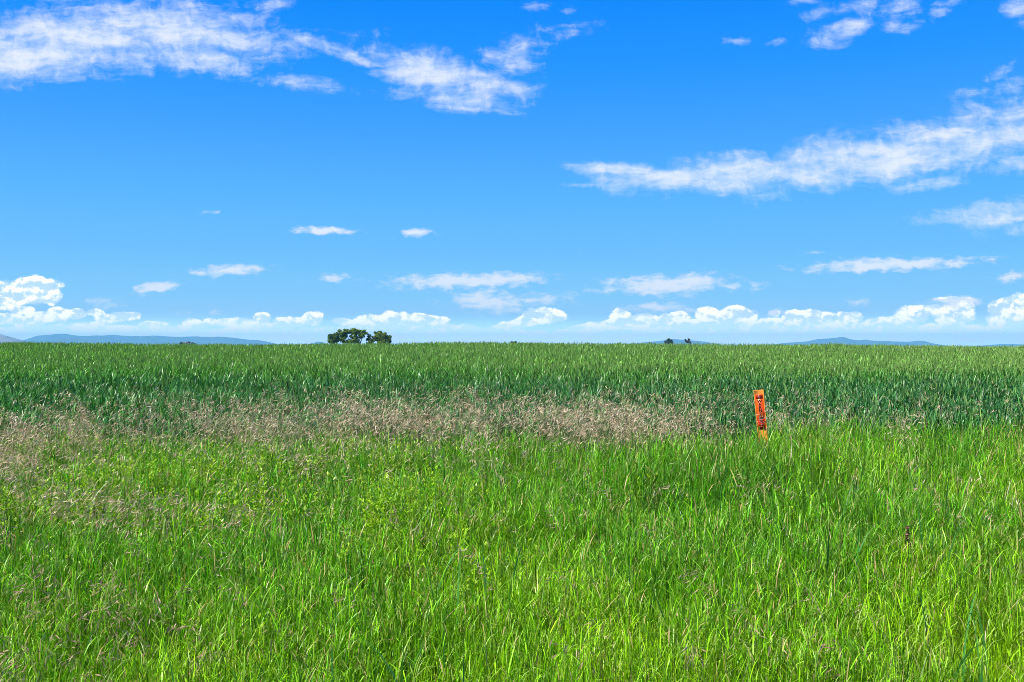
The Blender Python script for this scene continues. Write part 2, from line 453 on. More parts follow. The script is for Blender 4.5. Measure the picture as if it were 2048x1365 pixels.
mountain('mountain_range', [(-260, 690), (-120, 676), (-30, 680), (30, 684), (45, 681), (60, 676), (75, 671.5), (95, 670.5), (112, 668), (128, 668), (142, 670.5), (160, 672.5), (185, 671.5), (205, 671.5), (225, 669.5), (240, 671.5), (262, 672.5), (285, 672.5),
          (305, 671.5), (335, 673.5), (356, 674.2), (385, 673.2), (410, 674), (440, 673.6), (470, 676.5), (495, 679.5), (520, 681), (540, 685), (560, 691), (575, 694)], 12000, 900, (0.07, 0.10, 0.07), 1)
mountain('mountain_range', [(80, 694), (100, 684), (125, 676.5), (150, 675.5), (175, 679), (205, 683.5), (235, 689), (255, 694)], 10200, 500, (0.08, 0.10, 0.06), 21)
mountain('mountain_range', [(612, 694), (626, 687), (636, 683.5), (644, 684), (652, 688), (662, 694)], 12200, 500, (0.07, 0.10, 0.07), 31)
mountain('mountain_range', [(1235, 694), (1262, 688), (1290, 685), (1320, 682.5), (1342, 678.5), (1362, 680), (1385, 681.5), (1410, 684), (1432, 687.5), (1450, 694)], 11600, 600, (0.07, 0.10, 0.07), 41)
mountain('mountain_range', [(1520, 694), (1540, 690), (1566, 686.2), (1590, 685), (1612, 683.4), (1632, 678.8), (1656, 677.5), (1668, 676.2), (1676, 674.2), (1686, 674.5), (1696, 678), (1712, 681), (1722, 681), (1730, 679.4), (1742, 681.4), (1770, 682.6),
          (1795, 683.6), (1820, 684), (1838, 681.8), (1850, 682.4), (1860, 686), (1875, 690.5), (1890, 694)], 12000, 700, (0.07, 0.10, 0.07), 51)
mountain('mountain_range', [(1950, 694), (1985, 690), (2010, 688), (2030, 688.8), (2070, 690), (2120, 694)], 12300, 500, (0.07, 0.10, 0.07), 61)
mountain('hill', [(-260, 690), (-160, 672), (-60, 660), (-10, 666), (0, 668), (12, 671.5), (25, 675.5), (40, 680), (52, 686), (66, 692), (80, 694)], 7000, 500, (0.20, 0.17, 0.13), 71)


# ------------------------------------------------------------------ haze
def haze_mat(t):
    N = t.nodes.new
    vp = N('ShaderNodeVolumePrincipled')
    vp.inputs['Color'].default_value = (0.22, 0.64, 1.0, 1); vp.inputs['Density'].default_value = 1.2e-4; vp.inputs['Anisotropy'].default_value = 0.0
    o = N('ShaderNodeOutputMaterial'); t.links.new(vp.outputs[0], o.inputs['Volume'])


M_HAZE = material('haze', haze_mat)
b = Buf(); H = LIM + 60
b.box((-H, -H, -9.0), (H, H, 158.0), (1, 1, 1))
tag(b.build('haze', M_HAZE), kind='stuff')

# ------------------------------------------------------------------ trees far off
M_LEAF = leaf_material('tree_leaves', 0.55, 0.3, 0.25)
M_BARK = tint_material('bark', 0.9, 0.2, 0.3, 1.5, 0.5)


def make_tree(name, label, D, trunk_px, lobes, col, leaf=0.36, dens=2.4, group=None, limbs=True, cat='tree', sparse=1.0):
    """lobes: (px, py, rx, ry) in photograph pixels at distance D; depth of each lobe about its width"""
    s = D / FPX
    bx = (trunk_px - 1024) * s; bz = float(gz(bx, D)) - 0.05
    root = empty(name, (bx, D, bz)); tag(root, label, cat, group)
    tb = Buf(); cb = Buf()
    L = []
    for (px, py, rx, ry) in lobes:
        c = np.array([(px - 1024) * s - bx, rng.uniform(-.6, .6) * rx * s, EYE + (HOR - py) * s - bz]); L.append((c, rx * s * 1.0, ry * s * 1.0))
    top = max(c[2] for c, _, _ in L)
    fork = np.array([0.1 * rng.normal(), 0.1 * rng.normal(), top * 0.34])
    r0 = 0.028 * top + 0.08
    tb.tube([(0, 0, -.2), (0.02, 0, top * .08), (fork * .6), fork], [r0 * 1.5, r0 * 1.1, r0 * .9, r0 * .8], (0.10, 0.08, 0.06), 8)
    for c, rx, ry in L:
        m = fork * .5 + c * .5 + np.array([rng.normal() * .15, rng.normal() * .15, -.1 * rx])
        tb.tube([fork * .92, m, c + np.array([0, 0, .3 * ry])], [r0 * .55, r0 * .34, r0 * .08], (0.10, 0.08, 0.06), 6)
        n = int(dens * 560 * (rx * ry) / (leaf * leaf) * 0.11 * sparse)
        # clump centres through the lobe, denser to the outside
        nc = max(6, int(14 * rx * ry / 1.5))
        dcl = rng.normal(size=(nc, 3)); dcl /= np.linalg.norm(dcl, axis=1, keepdims=True); dcl *= rng.uniform(.45, 1.0, (nc, 1)) ** .5
        cc = c + dcl * np.array([rx, rx * .9, ry])
        ci = rng.integers(0, nc, n)
        p = cc[ci] + rng.normal(size=(n, 3)) * np.array([.2 * rx, .2 * rx, .17 * ry])
        for k in range(1):
            a = rng.normal(size=(n, 3)); a /= np.linalg.norm(a, axis=1, keepdims=True)
            nrm = rng.normal(size=(n, 3)) + np.array([0, 0, .8]); sd_ = np.cross(a, nrm); sd_ /= np.linalg.norm(sd_, axis=1, keepdims=True) + 1e-6
            ln = leaf * rng.uniform(.6, 1.3, n)
            Pt = np.stack([p - a * ln[:, None] * .5, p, p + a * ln[:, None] * .5], 1)
            w = np.stack([ln * .12, ln * .62, ln * .08], 1)
            clc = np.array(col) * (0.7 + 0.6 * rng.random((nc, 1)))
            cl = clc[ci] * rng.uniform(.75, 1.25, (n, 1))
            cb.strips(Pt, sd_, w, np.repeat(cl[:, None], 3, 1))
    tb.build('trunk', M_BARK, root, smooth=True); cb.build('crown', M_LEAF, root)
    return root


GRN = (0.165, 0.255, 0.028)
make_tree('broadleaf_tree', 'low rounded dark tree joined to the left side of the large spreading tree', 300, 667,
          [(664, 673, 7, 6), (670, 670, 7, 5.5), (660, 679, 5, 7), (668, 681, 8, 8), (676, 676, 7, 8)], (0.095, 0.17, 0.028), group='trees beyond the field crest')
make_tree('broadleaf_tree', 'largest spreading tree on the skyline with sky showing through its crown', 304, 710,
          [(684, 666, 8, 6), (691, 662.5, 6, 4), (698, 664, 8, 5.5), (707, 662, 8, 5), (714, 666, 8, 6), (724, 664.5, 7, 5), (730, 667, 5, 4), (722, 673, 5, 4), (708, 673, 8, 7), (683, 675, 7, 8), (690, 679, 7, 8), (711, 682, 7, 7), (726, 674, 3, 3), (700, 684, 6, 5)],
          GRN, group='trees beyond the field crest')
make_tree('broadleaf_tree', 'slender dark sapling standing in the gap between the two larger trees', 306, 738,
          [(739, 671, 4.2, 2.8), (737, 676, 3, 4), (736, 683, 3, 6)], (0.04, 0.085, 0.035), leaf=.26, group='trees beyond the field crest')
make_tree('leafy_bush', 'yellow green bush at the left foot of the round dome tree', 297, 745,
          [(744, 677, 4, 4), (742, 683, 5, 6), (747, 681, 4, 5), (740, 688, 5, 5)], (0.11, 0.17, 0.03), leaf=.26, group='trees beyond the field crest', cat='bush')
make_tree('broadleaf_tree', 'round dome shaped tree on the skyline right of the yellow green bush', 301, 765,
          [(753, 668, 5, 5), (760, 667.5, 7, 4.5), (767, 669, 7, 5), (773, 673, 6, 5), (778, 678, 5, 6), (758, 676, 8, 8), (768, 678, 8, 8), (752, 675, 4, 6), (764, 685, 9, 7), (776, 685, 6, 6)],
          GRN, group='trees beyond the field crest')
make_tree('broadleaf_tree', 'tiny dark green distant tree before the low blue hills, beside the brownish one', 620, 1338,
          [(1335, 681, 3, 2.5), (1339, 680.5, 3.4, 3.2), (1344, 682.5, 2.6, 2.4), (1332, 685, 3, 3), (1340, 687, 5, 4)], (0.045, 0.08, 0.035), leaf=.5, group='tiny far trees')
make_tree('broadleaf_tree', 'tiny brownish distant tree before the low blue hills, beside the dark green one', 620, 1375,
          [(1372, 680.5, 3, 2.4), (1377, 680, 2.6, 2.6), (1374, 684, 4, 3), (1379, 685, 2.6, 3)], (0.10, 0.075, 0.045), leaf=.5, sparse=.7, group='tiny far trees')
make_tree('leafy_bush', 'dark bush peeping over the wheat between the round tree and the tiny trees', 520, 1027,
          [(1025, 685, 3, 2), (1030, 685.5, 3, 2), (1028, 690, 6, 4)], (0.035, 0.07, 0.03), leaf=.45, cat='bush', group='tiny far trees')
make_tree('leafy_bush', 'dark rounded bush at the left gable of the far house', 1150, 362.5,
          [(362, 686.5, 2.6, 2), (364, 689, 3, 3)], (0.035, 0.06, 0.035), leaf=.9, cat='bush', group='bushes at the far house')
make_tree('leafy_bush', 'tall dark bush against the right gable of the far house', 1180, 378.5,
          [(377.5, 685, 2, 2), (380, 687, 2.6, 2.4), (378, 690, 4, 3)], (0.035, 0.06, 0.035), leaf=.9, cat='bush', group='bushes at the far house')
make_tree('leafy_bush', 'outermost low dark bush standing apart to the right of the far house', 1180, 386.5,
          [(385, 686.4, 1.6, 1.5), (388, 688, 2.2, 1.8), (386, 691, 4, 3)], (0.035, 0.065, 0.04), leaf=.9, cat='bush', group='bushes at the far house')

# far house
M_WALL = tint_material('house_wall', 0.8, 0.2, 0.12, 0.6)
D = 1165; s = D / FPX; hx = (371 - 1024) * s; hz = float(gz(hx, D))
ho = tag(empty('farm_house', (hx, D, hz)), 'small far house with grey brown roof and pale walls below the blue mountains', 'house')
eave = EYE + (HOR - 686.6) * s - hz; ridge = EYE + (HOR - 684.2) * s - hz
b = Buf(); b.box((-3.0, 0, -.3), (3.0, 6, eave), (0.55, 0.47, 0.38)); b.build('wall', M_WALL, ho)
b = Buf()
xs_ = (-3.4, 3.4); V = []
for x in xs_: V += [(x, -.5, eave), (x, 3, ridge), (x, 6.5, eave), (x, -.5, eave - .15), (x, 3, ridge - .15), (x, 6.5, eave - .15)]
b.add(V, [(0, 6, 7, 1), (1, 7, 8, 2), (3, 4, 10, 9), (4, 5, 11, 10), (0, 3, 9, 6), (2, 8, 11, 5), (0, 1, 4, 3), (1, 2, 5, 4), (6, 9, 10, 7), (7, 10, 11, 8)], (0.10, 0.085, 0.085))
rf = b.build('roof', M_WALL, ho)
b = Buf(); b.box((1.8, 2.6, ridge - .6), (2.4, 3.2, ridge + .7), (0.18, 0.12, 0.10)); b.build('chimney', M_WALL, rf)
for wx0, wx1 in ((-.6, .9), (-2.4, -1.6)):
    b = Buf(); b.box((wx0, -.06, eave - 1.5), (wx1, .02, eave - .4), (0.75, 0.75, 0.72)); b.build('window', M_WALL, ho)

# ------------------------------------------------------------------ marker post
MP_Y = 9.5
mpx = (1540 - 1024) / FPX * MP_Y
mpz = float(gz(mpx, MP_Y))
post = tag(empty('marker_post', (mpx, MP_Y, mpz - .02)), 'orange warning marker post leaning in the grass at the field edge', 'marker post')
TOPZ = EYE + (HOR - 780) / FPX * MP_Y - mpz
ptop = TOPZ / math.cos(R(5)) + .02
post.rotation_euler = (R(3.0), R(-4.6), R(-24))
M_POST = tint_material('orange_fibreglass', 0.42, 0.4, 0.10, 30, 0.05)
M_STICK = tint_material('sticker_film', 0.35, 0.4, 0.08, 40)
# ribbed flat bar: a thick flanged edge each side of a recessed face
prof = [(-.049, .000), (-.047, -.011), (-.041, -.012), (-.038, -.004), (.038, -.004), (.041, -.012), (.047, -.011), (.049, .000), (.047, .004), (-.047, .004)]
zs = np.concatenate([np.linspace(-.3, ptop - .004, 24), [ptop]])
b = Buf(); V = []
for z in zs:
    k = 0.96 if z == ptop else 1.0
    V += [(x * k, y * k, z) for x, y in prof]
n = len(prof); F = [(a * n + c, a * n + (c + 1) % n, (a + 1) * n + (c + 1) % n, (a + 1) * n + c) for a in range(len(zs) - 1) for c in range(n)]
e0 = (len(zs) - 1) * n
F += [(e0 + 0, e0 + 1, e0 + 2, e0 + 3), (e0 + 0, e0 + 3, e0 + 4, e0 + 7), (e0 + 4, e0 + 5, e0 + 6, e0 + 7), (e0 + 0, e0 + 7, e0 + 8, e0 + 9)]
b.add(V, F, (0.92, 0.31, 0.05)); b.build('bar', M_POST, post)
pxm = MP_Y / FPX                     # one photograph pixel on the post, in metres
st0, st1 = ptop - 9 * pxm, ptop - 79 * pxm
b = Buf(); b.box((-.0375, -.0062, st1), (.0375, -.0042, st0), (0.88, 0.085, 0.006)); stick = b.build('sticker', M_STICK, post)
b = Buf(); b.box((-.034, -.0068, st0 - 8.5 * pxm), (.034, -.0063, st0 - .4 * pxm), (0.42, 0.028, 0.006))
b.build('header_panel', M_STICK, stick)
b = Buf()
for k in range(3): b.box((-.024, -.0074, st0 - (2.6 + 2.2 * k) * pxm), (.024, -.0069, st0 - (1.7 + 2.2 * k) * pxm), (0.10, 0.012, 0.006))
b.build('header_print', M_STICK, stick)
b = Buf(); b.box((-.034, -.0068, st1 + .3 * pxm), (.034, -.0063, st1 + 20 * pxm), (0.50, 0.022, 0.008)); b.build('footer_panel', M_STICK, stick)
b = Buf()
for k in range(4): b.box((-.022, -.0074, st1 + (4.0 + 4.4 * k) * pxm), (.022, -.0069, st1 + (5.8 + 4.4 * k) * pxm), (0.16, 0.014, 0.01))
b.build('footer_print', M_STICK, stick)


def black(t):
    p = t.nodes.new('ShaderNodeBsdfPrincipled'); p.inputs['Base Color'].default_value = (0.030, 0.012, 0.010, 1); p.inputs['Roughness'].default_value = 0.5
    o = t.nodes.new('ShaderNodeOutputMaterial'); t.links.new(p.outputs[0], o.inputs[0])


M_BLACK = material('black_ink', black)
import bmesh
lt = bmesh.new(); step = 6.3 * pxm
for k, ch in enumerate('WARNING'):
    cu = bpy.data.curves.new('letter', 'FONT'); cu.body = ch; cu.size = 8.6 * pxm; cu.align_x = 'CENTER'; cu.extrude = .0003; cu.offset = .0018
    to = bpy.data.objects.new('letter', cu); COL.objects.link(to)
    dg = bpy.context.evaluated_depsgraph_get(); me = bpy.data.meshes.new_from_object(to.evaluated_get(dg))
    tm = bmesh.new(); tm.from_mesh(me)
    zb = st0 - 16.5 * pxm - k * step
    for vv in tm.verts: vv.co = Vector((vv.co.x, -.0068 - vv.co.z, zb + vv.co.y))
    tmp = bpy.data.meshes.new('t'); tm.to_mesh(tmp); lt.from_mesh(tmp); tm.free()
    bpy.data.objects.remove(to); bpy.data.curves.remove(cu); bpy.data.meshes.remove(me); bpy.data.meshes.remove(tmp)
me = bpy.data.meshes.new('lettering'); lt.to_mesh(me); lt.free(); me.materials.append(M_BLACK)
lo = bpy.data.objects.new('lettering', me); COL.objects.link(lo); lo.parent = stick


# ------------------------------------------------------------------ blades
def arcs(x, y, z, az, length, lean0, curve, S, power=1.4):
    """centre lines of blades: start leaning lean0 (rad) from vertical and curve by 'curve' in all"""
    N = len(x); t = np.linspace(0, 1, S)
    th = lean0[:, None] + curve[:, None] * t[None] ** power
    ds = length[:, None] / (S - 1)
    tm = 0.5 * (th[:, 1:] + th[:, :-1])
    r = np.concatenate([np.zeros((N, 1)), np.cumsum(np.sin(tm) * ds, 1)], 1)
    h = np.concatenate([np.zeros((N, 1)), np.cumsum(np.cos(tm) * ds, 1)], 1)
    Pt = np.stack([x[:, None] + r * np.cos(az)[:, None], y[:, None] + r * np.sin(az)[:, None], z[:, None] + h], -1)
    return Pt, th


def scatter(y0, y1, dens_fn, dmax, k=0.56, m=2.2):
    """random roots over the wedge the camera sees, with a margin at its sides; dens_fn per square metre"""
    area = (y1 - y0) * 2 * (k * y1 + m)
    n = int(area * dmax)
    x = rng.uniform(-(k * y1 + m), k * y1 + m, n); y = rng.uniform(y0, y1, n)
    ok = np.abs(x) < k * y + m
    x, y = x[ok], y[ok]
    ok = rng.random(len(x)) * dmax < dens_fn(x, y)
    return x[ok], y[ok]


def widths(n, w, shape):
    return w[:, None] * np.array(shape)[None]


def side_of(az, tw):
    a = az + np.pi / 2 + tw
    return np.stack([np.cos(a), np.sin(a), np.zeros_like(a)], -1)


def wheat_edge(x):
    return np.interp(x, [-8, -5, -3.2, -1.5], [9.0, 9.3, 10.2, 10.7]) + 0.5 * (fnoise(x, x * 0, 2.0, 40) - .5)


def grad(c0, c1, S, p=1.0):
    t = (np.linspace(0, 1, S) ** p)[None, :, None]
    return c0[:, None] * (1 - t) + c1[:, None] * t


def tan_density(x, y):
    """how thickly the tan nodding grass stands, per square metre"""
    uu = x / np.maximum(y, .5)
    frontl = np.interp(uu, [-.6, -.52, -.45, -.36, -.25, -.1, .05, .2, .24, .4, .6], [7.2, 7.3, 7.7, 8.2, 8.5, 8.7, 8.9, 9.0, 9.1, 9.3, 10.2])
    pat = fnoise(x, y, 1.5, 60)
    band = sstep(-.5, .5, y - frontl + 1.9 * (pat - .5)) * sstep(.2, -.4, y - wheat_edge(x))
    amp = np.interp(uu, [-.6, -.3, 0, .18, .215, .26, .4, .5], [95, 112, 128, 125, 70, 62, 52, 10])
    p2 = fnoise(x, y, .8, 63)
    amp = amp * (1 - .75 * np.exp(-((uu - .258) / .022) ** 2))
    d = amp * band * (0.24 + 1.0 * sstep(.36, .64, p2))
    spl = np.interp(uu, [-.6, -.35, -.15, .1, .35, .6], [54, 36, 20, 11, 6, 2])
    p3 = fnoise(x, y, 0.9, 66)
    d = d + spl * (.25 + sstep(.45, .70, p3)) * np.interp(y, [3, 6.5], [.55, 1.25]) * sstep(2.8, 3.6, y) * (y < wheat_edge(x) - .2)
    return d


# --- verge grass
vg = Buf()
M_GRASS = leaf_material('grass_blades', 0.40, 0.34, 0.24, (1.3, 1.35, 0.4))


def verge_h(x, y):
    tb_ = np.clip(tan_density(x, y) / 60, 0, 1)
    post_ = 1 + .25 * np.exp(-((x - 2.2) / .8) ** 2 - ((y - 8.3) / .8) ** 2)
    return post_ * np.interp(y, [2, 3.2, 6, 9, 11], [.36, .38, .54, .78, .74]) * (0.74 + 0.52 * fnoise(x, y, 1.1, 70)) * (1 - .12 * tb_)


def hue(x, y, n):
    """colour of the green growth: patches of yellow green weed, darker blue green tufts"""
    yel = sstep(.45, .65, fnoise(x, y, 1.3, 80)); blu = sstep(.52, .68, fnoise(x, y, .9, 84)); nearf = sstep(6.5, 3.6, y)
    rt = sstep(.15, .4, x / y)
    g = np.array([0.088, 0.325, 0.005]); ye = np.array([0.240, 0.465, 0.006]); bl = np.array([0.032, 0.210, 0.016])
    f = np.clip(0.45 * yel + 0.5 * nearf + .1 * rt + rng.normal(0, .22, n), 0, 1)[:, None]
    c = g * (1 - f) + ye * f
    f2 = (blu * .65 * (1 - .6 * nearf) * rng.random(n))[:, None]
    c = c * (1 - f2) + bl * f2
    return c * np.exp(rng.normal(-.12, .56, (n, 1))).clip(.3, 1.7)


wind = R(20)
# fine blades from the root
x, y = scatter(2.3, 11.0, lambda x, y: np.interp(y, [2.3, 4, 7, 11], [4200, 3300, 1900, 1100]) * (.15 + 1.6 * sstep(.25, .65, fnoise(x, y, .28, 90))) * (y < wheat_edge(x)), 6400)
n = len(x); h = verge_h(x, y) * rng.uniform(.45, .98, n)
az = rng.uniform(0, 2 * np.pi, n)
Pt, th = arcs(x, y, gz(x, y) - .01, az, h, np.abs(rng.normal(.06, .12, n)), rng.gamma(1.6, .34, n), 4)
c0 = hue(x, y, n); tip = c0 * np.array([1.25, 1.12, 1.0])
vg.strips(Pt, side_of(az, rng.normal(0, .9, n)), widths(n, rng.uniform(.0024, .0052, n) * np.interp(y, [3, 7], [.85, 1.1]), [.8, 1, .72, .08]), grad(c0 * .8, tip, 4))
# leafy culms: a stem with short blades standing off it at several heights
x, y = scatter(2.3, 11.1, lambda x, y: np.interp(y, [2.3, 4, 7, 11], [2200, 1700, 1050, 700]) * (.06 + 1.7 * sstep(.30, .64, fnoise(x, y, .30, 92))) * (y < wheat_edge(x)), 3900)
n = len(x); h = verge_h(x, y) * rng.uniform(.55, 1.06, n); az = rng.uniform(0, 2 * np.pi, n)
Pt, th = arcs(x, y, gz(x, y) - .01, az, h, np.abs(rng.normal(.04, .08, n)), rng.normal(0, .2, n), 4)
c0 = hue(x, y, n)
vg.strips(Pt, side_of(az, rng.normal(0, 1, n)), widths(n, np.full(n, .0026), [1, 1, .9, .6]), np.repeat(c0[:, None] * .8, 4, 1))
for q in range(4):
    f = (.97, .82, .66, .5)[q] * rng.uniform(.9, 1.03, n)
    ti = np.clip(f * 3, 0, 2.999); i0 = ti.astype(int); fr = (ti - i0)[:, None]; r_ = np.arange(n)
    p = Pt[r_, i0] * (1 - fr) + Pt[r_, i0 + 1] * fr
    la = rng.uniform(0, 2 * np.pi, n); L = rng.uniform(.07, .19, n) * np.interp(y, [3, 8], [.62, 1.1])
    LP, _ = arcs(p[:, 0], p[:, 1], p[:, 2], la, L, np.abs(rng.normal(0, .42, n)), np.where(rng.random(n) < .4, rng.uniform(1.0, 2.4, n), rng.gamma(1.6, .3, n)), 4, 1.9)
    lc = c0 * rng.uniform(.75, 1.3, (n, 1)); dry = rng.random((n, 1)) < .10
    lc = np.where(dry, np.array([[.42, .33, .14]]), lc); lc = np.where(rng.random((n, 1)) < .12, lc * .5 + np.array([[.17, .24, .05]]), lc)
    vg.strips(LP, side_of(la, rng.normal(0, .6, n)), widths(n, rng.uniform(.0026, .0062, n) * np.interp(y, [3, 7], [.85, 1.15]), [.7, 1, .75, .06]), grad(lc, lc * np.array([1.2, 1.1, 1.]), 4))
# broader upright blades in tufts
x, y = scatter(2.3, 11.2, lambda x, y: (60 + 520 * sstep(.5, .75, fnoise(x, y, .45, 95))) * (y < wheat_edge(x) + .2), 600)
n = len(x); h = verge_h(x, y) * rng.uniform(.75, 1.22, n)
az = rng.uniform(0, 2 * np.pi, n)
Pt, th = arcs(x, y, gz(x, y) - .01, az, h, np.abs(rng.normal(.05, .08, n)), rng.gamma(1.5, .2, n), 5, 2.0)
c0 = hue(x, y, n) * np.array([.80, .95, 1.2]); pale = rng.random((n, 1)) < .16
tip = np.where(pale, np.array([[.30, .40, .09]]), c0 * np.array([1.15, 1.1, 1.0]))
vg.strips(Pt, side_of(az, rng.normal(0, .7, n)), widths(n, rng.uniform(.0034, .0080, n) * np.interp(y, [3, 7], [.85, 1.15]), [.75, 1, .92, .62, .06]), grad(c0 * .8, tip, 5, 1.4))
# arching pale blades that fold over at the top
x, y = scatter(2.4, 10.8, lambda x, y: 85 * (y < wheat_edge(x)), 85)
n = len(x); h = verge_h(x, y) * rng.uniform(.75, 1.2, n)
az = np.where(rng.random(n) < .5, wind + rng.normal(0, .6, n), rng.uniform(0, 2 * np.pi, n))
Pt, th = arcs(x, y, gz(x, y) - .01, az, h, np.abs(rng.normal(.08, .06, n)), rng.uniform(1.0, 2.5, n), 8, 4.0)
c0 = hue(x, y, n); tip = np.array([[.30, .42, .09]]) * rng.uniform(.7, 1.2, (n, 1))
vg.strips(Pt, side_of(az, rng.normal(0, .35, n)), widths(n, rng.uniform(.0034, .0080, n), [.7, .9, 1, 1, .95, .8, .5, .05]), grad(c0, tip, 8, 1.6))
# volunteer wheat: broad blue green blades in the foreground
x, y = scatter(2.4, 7.5, lambda x, y: 16 * sstep(.42, .62, fnoise(x, y, .8, 99)) * np.interp(x / y, [-.5, 0, .6], [.4, 1, 1.3]), 24)
n = len(x); h = verge_h(x, y) * rng.uniform(1.0, 1.5, n); az = rng.uniform(0, 2 * np.pi, n)
Pt, th = arcs(x, y, gz(x, y) - .01, az, h, np.abs(rng.normal(.08, .10, n)), rng.uniform(.1, 1.2, n), 7, 2.2)
c0 = np.array([[.045, .185, .035]]) * rng.uniform(.75, 1.25, (n, 1))
vg.strips(Pt, side_of(az, rng.normal(0, .6, n)), widths(n, rng.uniform(.009, .014, n), [.7, 1, 1, .95, .8, .5, .05]), grad(c0, c0 * 1.15, 7))
# dead straw and dry blades
x, y = scatter(2.4, 10.8, lambda x, y: (12 + 190 * sstep(.52, .72, fnoise(x, y, .7, 103)) * np.interp(x / y, [-.6, 0, .6], [1.5, 1.0, .5])) * (y < wheat_edge(x)), 310)
n = len(x); h = verge_h(x, y) * rng.uniform(.35, 1.0, n); az = rng.uniform(0, 2 * np.pi, n)
Pt, th = arcs(x, y, gz(x, y) - .01, az, h, np.abs(rng.normal(.15, .25, n)), rng.uniform(.0, 1.6, n), 5, 1.5)
c0 = np.where((fnoise(x, y, .6, 133) + .25 * rng.normal(size=n) > .55)[:, None], np.array([[.26, .12, .055]]), np.array([[.38, .29, .13]])) * rng.uniform(.5, 1.25, (n, 1))
vg.strips(Pt, side_of(az, rng.normal(0, .7, n)), widths(n, rng.uniform(.002, .005, n), [.9, 1, .9, .7, .1]), grad(c0, c0 * 1.1, 5))
tag(vg.build('grass', M_GRASS), kind='stuff')

def weed_density(x, y):
    d = 60 * sstep(.58, .70, fnoise(x, y, 1.0, 110)) * np.interp(x / y, [-.6, -.4, .0, .15, .6], [.9, 1.2, .9, .4, .3])
    for cx, cy, rx, ry in ((-2.8, 7.6, .7, .7), (-2.1, 7.9, .6, .5), (-1.0, 8.1, .28, .7), (-.75, 6.6, .3, .9), (-.45, 7.6, .3, .5), (-3.4, 6.8, .5, .6), (1.35, 8.9, .2, .2), (-1.9, 6.6, .5, .5)):
        d = d + 400 * np.exp(-((x - cx) / rx) ** 2 - ((y - cy) / ry) ** 2)
    return np.minimum(d, 420)


# --- leafy yellow green weeds: thin stems thick with small leaves
wd = Buf()
x, y = scatter(2.6, 10.4, weed_density, 420)
n = len(x); h = verge_h(x, y) * rng.uniform(.8, 1.2, n); az = rng.uniform(0, 2 * np.pi, n)
Pt, th = arcs(x, y, gz(x, y) - .01, az, h, np.abs(rng.normal(.05, .08, n)), rng.normal(0, .25, n), 5)
c0 = np.array([[.26, .44, .008]]) * rng.uniform(.7, 1.2, (n, 1))
wd.strips(Pt, side_of(az, rng.normal(0, 1, n)), widths(n, np.full(n, .003), [1, 1, .9, .8, .5]), np.repeat(c0[:, None], 5, 1))
NL = 22
t = rng.uniform(.35, 1.0, (n, NL)); ti = t * 4; i0 = np.minimum(ti.astype(int), 3); fr = (ti - i0)[..., None]
rows = np.arange(n)[:, None]
lp = Pt[rows, i0] * (1 - fr) + Pt[rows, i0 + 1] * fr
lp = lp.reshape(-1, 3); m = len(lp); laz = rng.uniform(0, 2 * np.pi, m); ll = rng.uniform(.022, .05, m) * (1.25 - .5 * t.ravel())
LP, _ = arcs(lp[:, 0], lp[:, 1], lp[:, 2], laz, ll, rng.uniform(.5, 1.2, m), rng.uniform(.2, .9, m), 3)
lc = np.repeat(c0, NL, 0) * rng.uniform(.75, 1.3, (m, 1))
wd.strips(LP, side_of(laz, rng.normal(0, .4, m)), widths(m, ll * .4, [.3, 1, .1]), np.repeat(lc[:, None], 3, 1))
tag(wd.build('weeds', M_GRASS), kind='stuff')

# --- tan nodding brome: tall stems whose hanging spikelets make the pink buff band
br = Buf()
M_DRY = leaf_material('dry_seed_heads', 0.6, 0.25, 0.25, (1.1, 1.0, .85))
x, y = scatter(2.7, 11.0, tan_density, 190)
n = len(x)
tall = np.interp(y, [3, 6, 8, 10], [.50, .74, 1.02, 1.20]) * rng.uniform(.76, 1.06, n)
az = R(185) + rng.normal(0, .9, n)
S = 9
Pt, th = arcs(x, y, gz(x, y) - .01, az, tall * 1.1, np.abs(rng.normal(.05, .05, n)), rng.uniform(.8, 1.9, n), S, 3.2)
ripe = np.clip(rng.normal(.62, .25, n), 0, 1)[:, None]
cs = np.array([[.16, .22, .06]]) * (1 - ripe) + np.array([[.40, .30, .18]]) * ripe
br.strips(Pt, side_of(az, rng.normal(0, 1, n)), widths(n, np.full(n, .0022), [1.2, 1.1, 1, 1, .9, .8, .7, .6, .4]), np.repeat(cs[:, None], S, 1))
NS = 17
t = rng.uniform(.70, 1.0, (n, NS)); ti = t * (S - 1); i0 = np.minimum(ti.astype(int), S - 2); fr = (ti - i0)[..., None]
rows = np.arange(n)[:, None]
sp = (Pt[rows, i0] * (1 - fr) + Pt[rows, i0 + 1] * fr).reshape(-1, 3); m = len(sp)
saz = np.repeat(az, NS) + rng.normal(0, .75, m)
off = rng.uniform(.008, .05, m)[:, None] * np.stack([np.cos(saz), np.sin(saz), rng.normal(-.3, .55, m)], -1)
hp = sp + off                                   # where a spikelet hangs
bl = np.stack([sp, hp], 1)
yy_ = np.repeat(y, NS); ln = rng.uniform(.020, .038, m) * np.interp(yy_, [3, 7.5], [.72, 1.0])
pitch = rng.normal(.6, .42, m)                 # droop below the level
SP = [hp]
d = np.stack([np.cos(saz) * np.cos(pitch), np.sin(saz) * np.cos(pitch), -np.sin(pitch)], -1)
SP = np.stack([hp, hp + d * ln[:, None] * .5, hp + d * ln[:, None], hp + d * ln[:, None] * 1.35 + np.array([0, 0, -.002])], 1)
sdv = rng.normal(size=(m, 3)); sdv = np.cross(d, sdv); sdv /= np.linalg.norm(sdv, axis=1, keepdims=True) + 1e-6
kind_c = np.array([[.60, .42, .28], [.68, .52, .34], [.46, .29, .20], [.74, .61, .44]])
sc = kind_c[rng.integers(0, 4, m)] * rng.uniform(.75, 1.15, (m, 1))
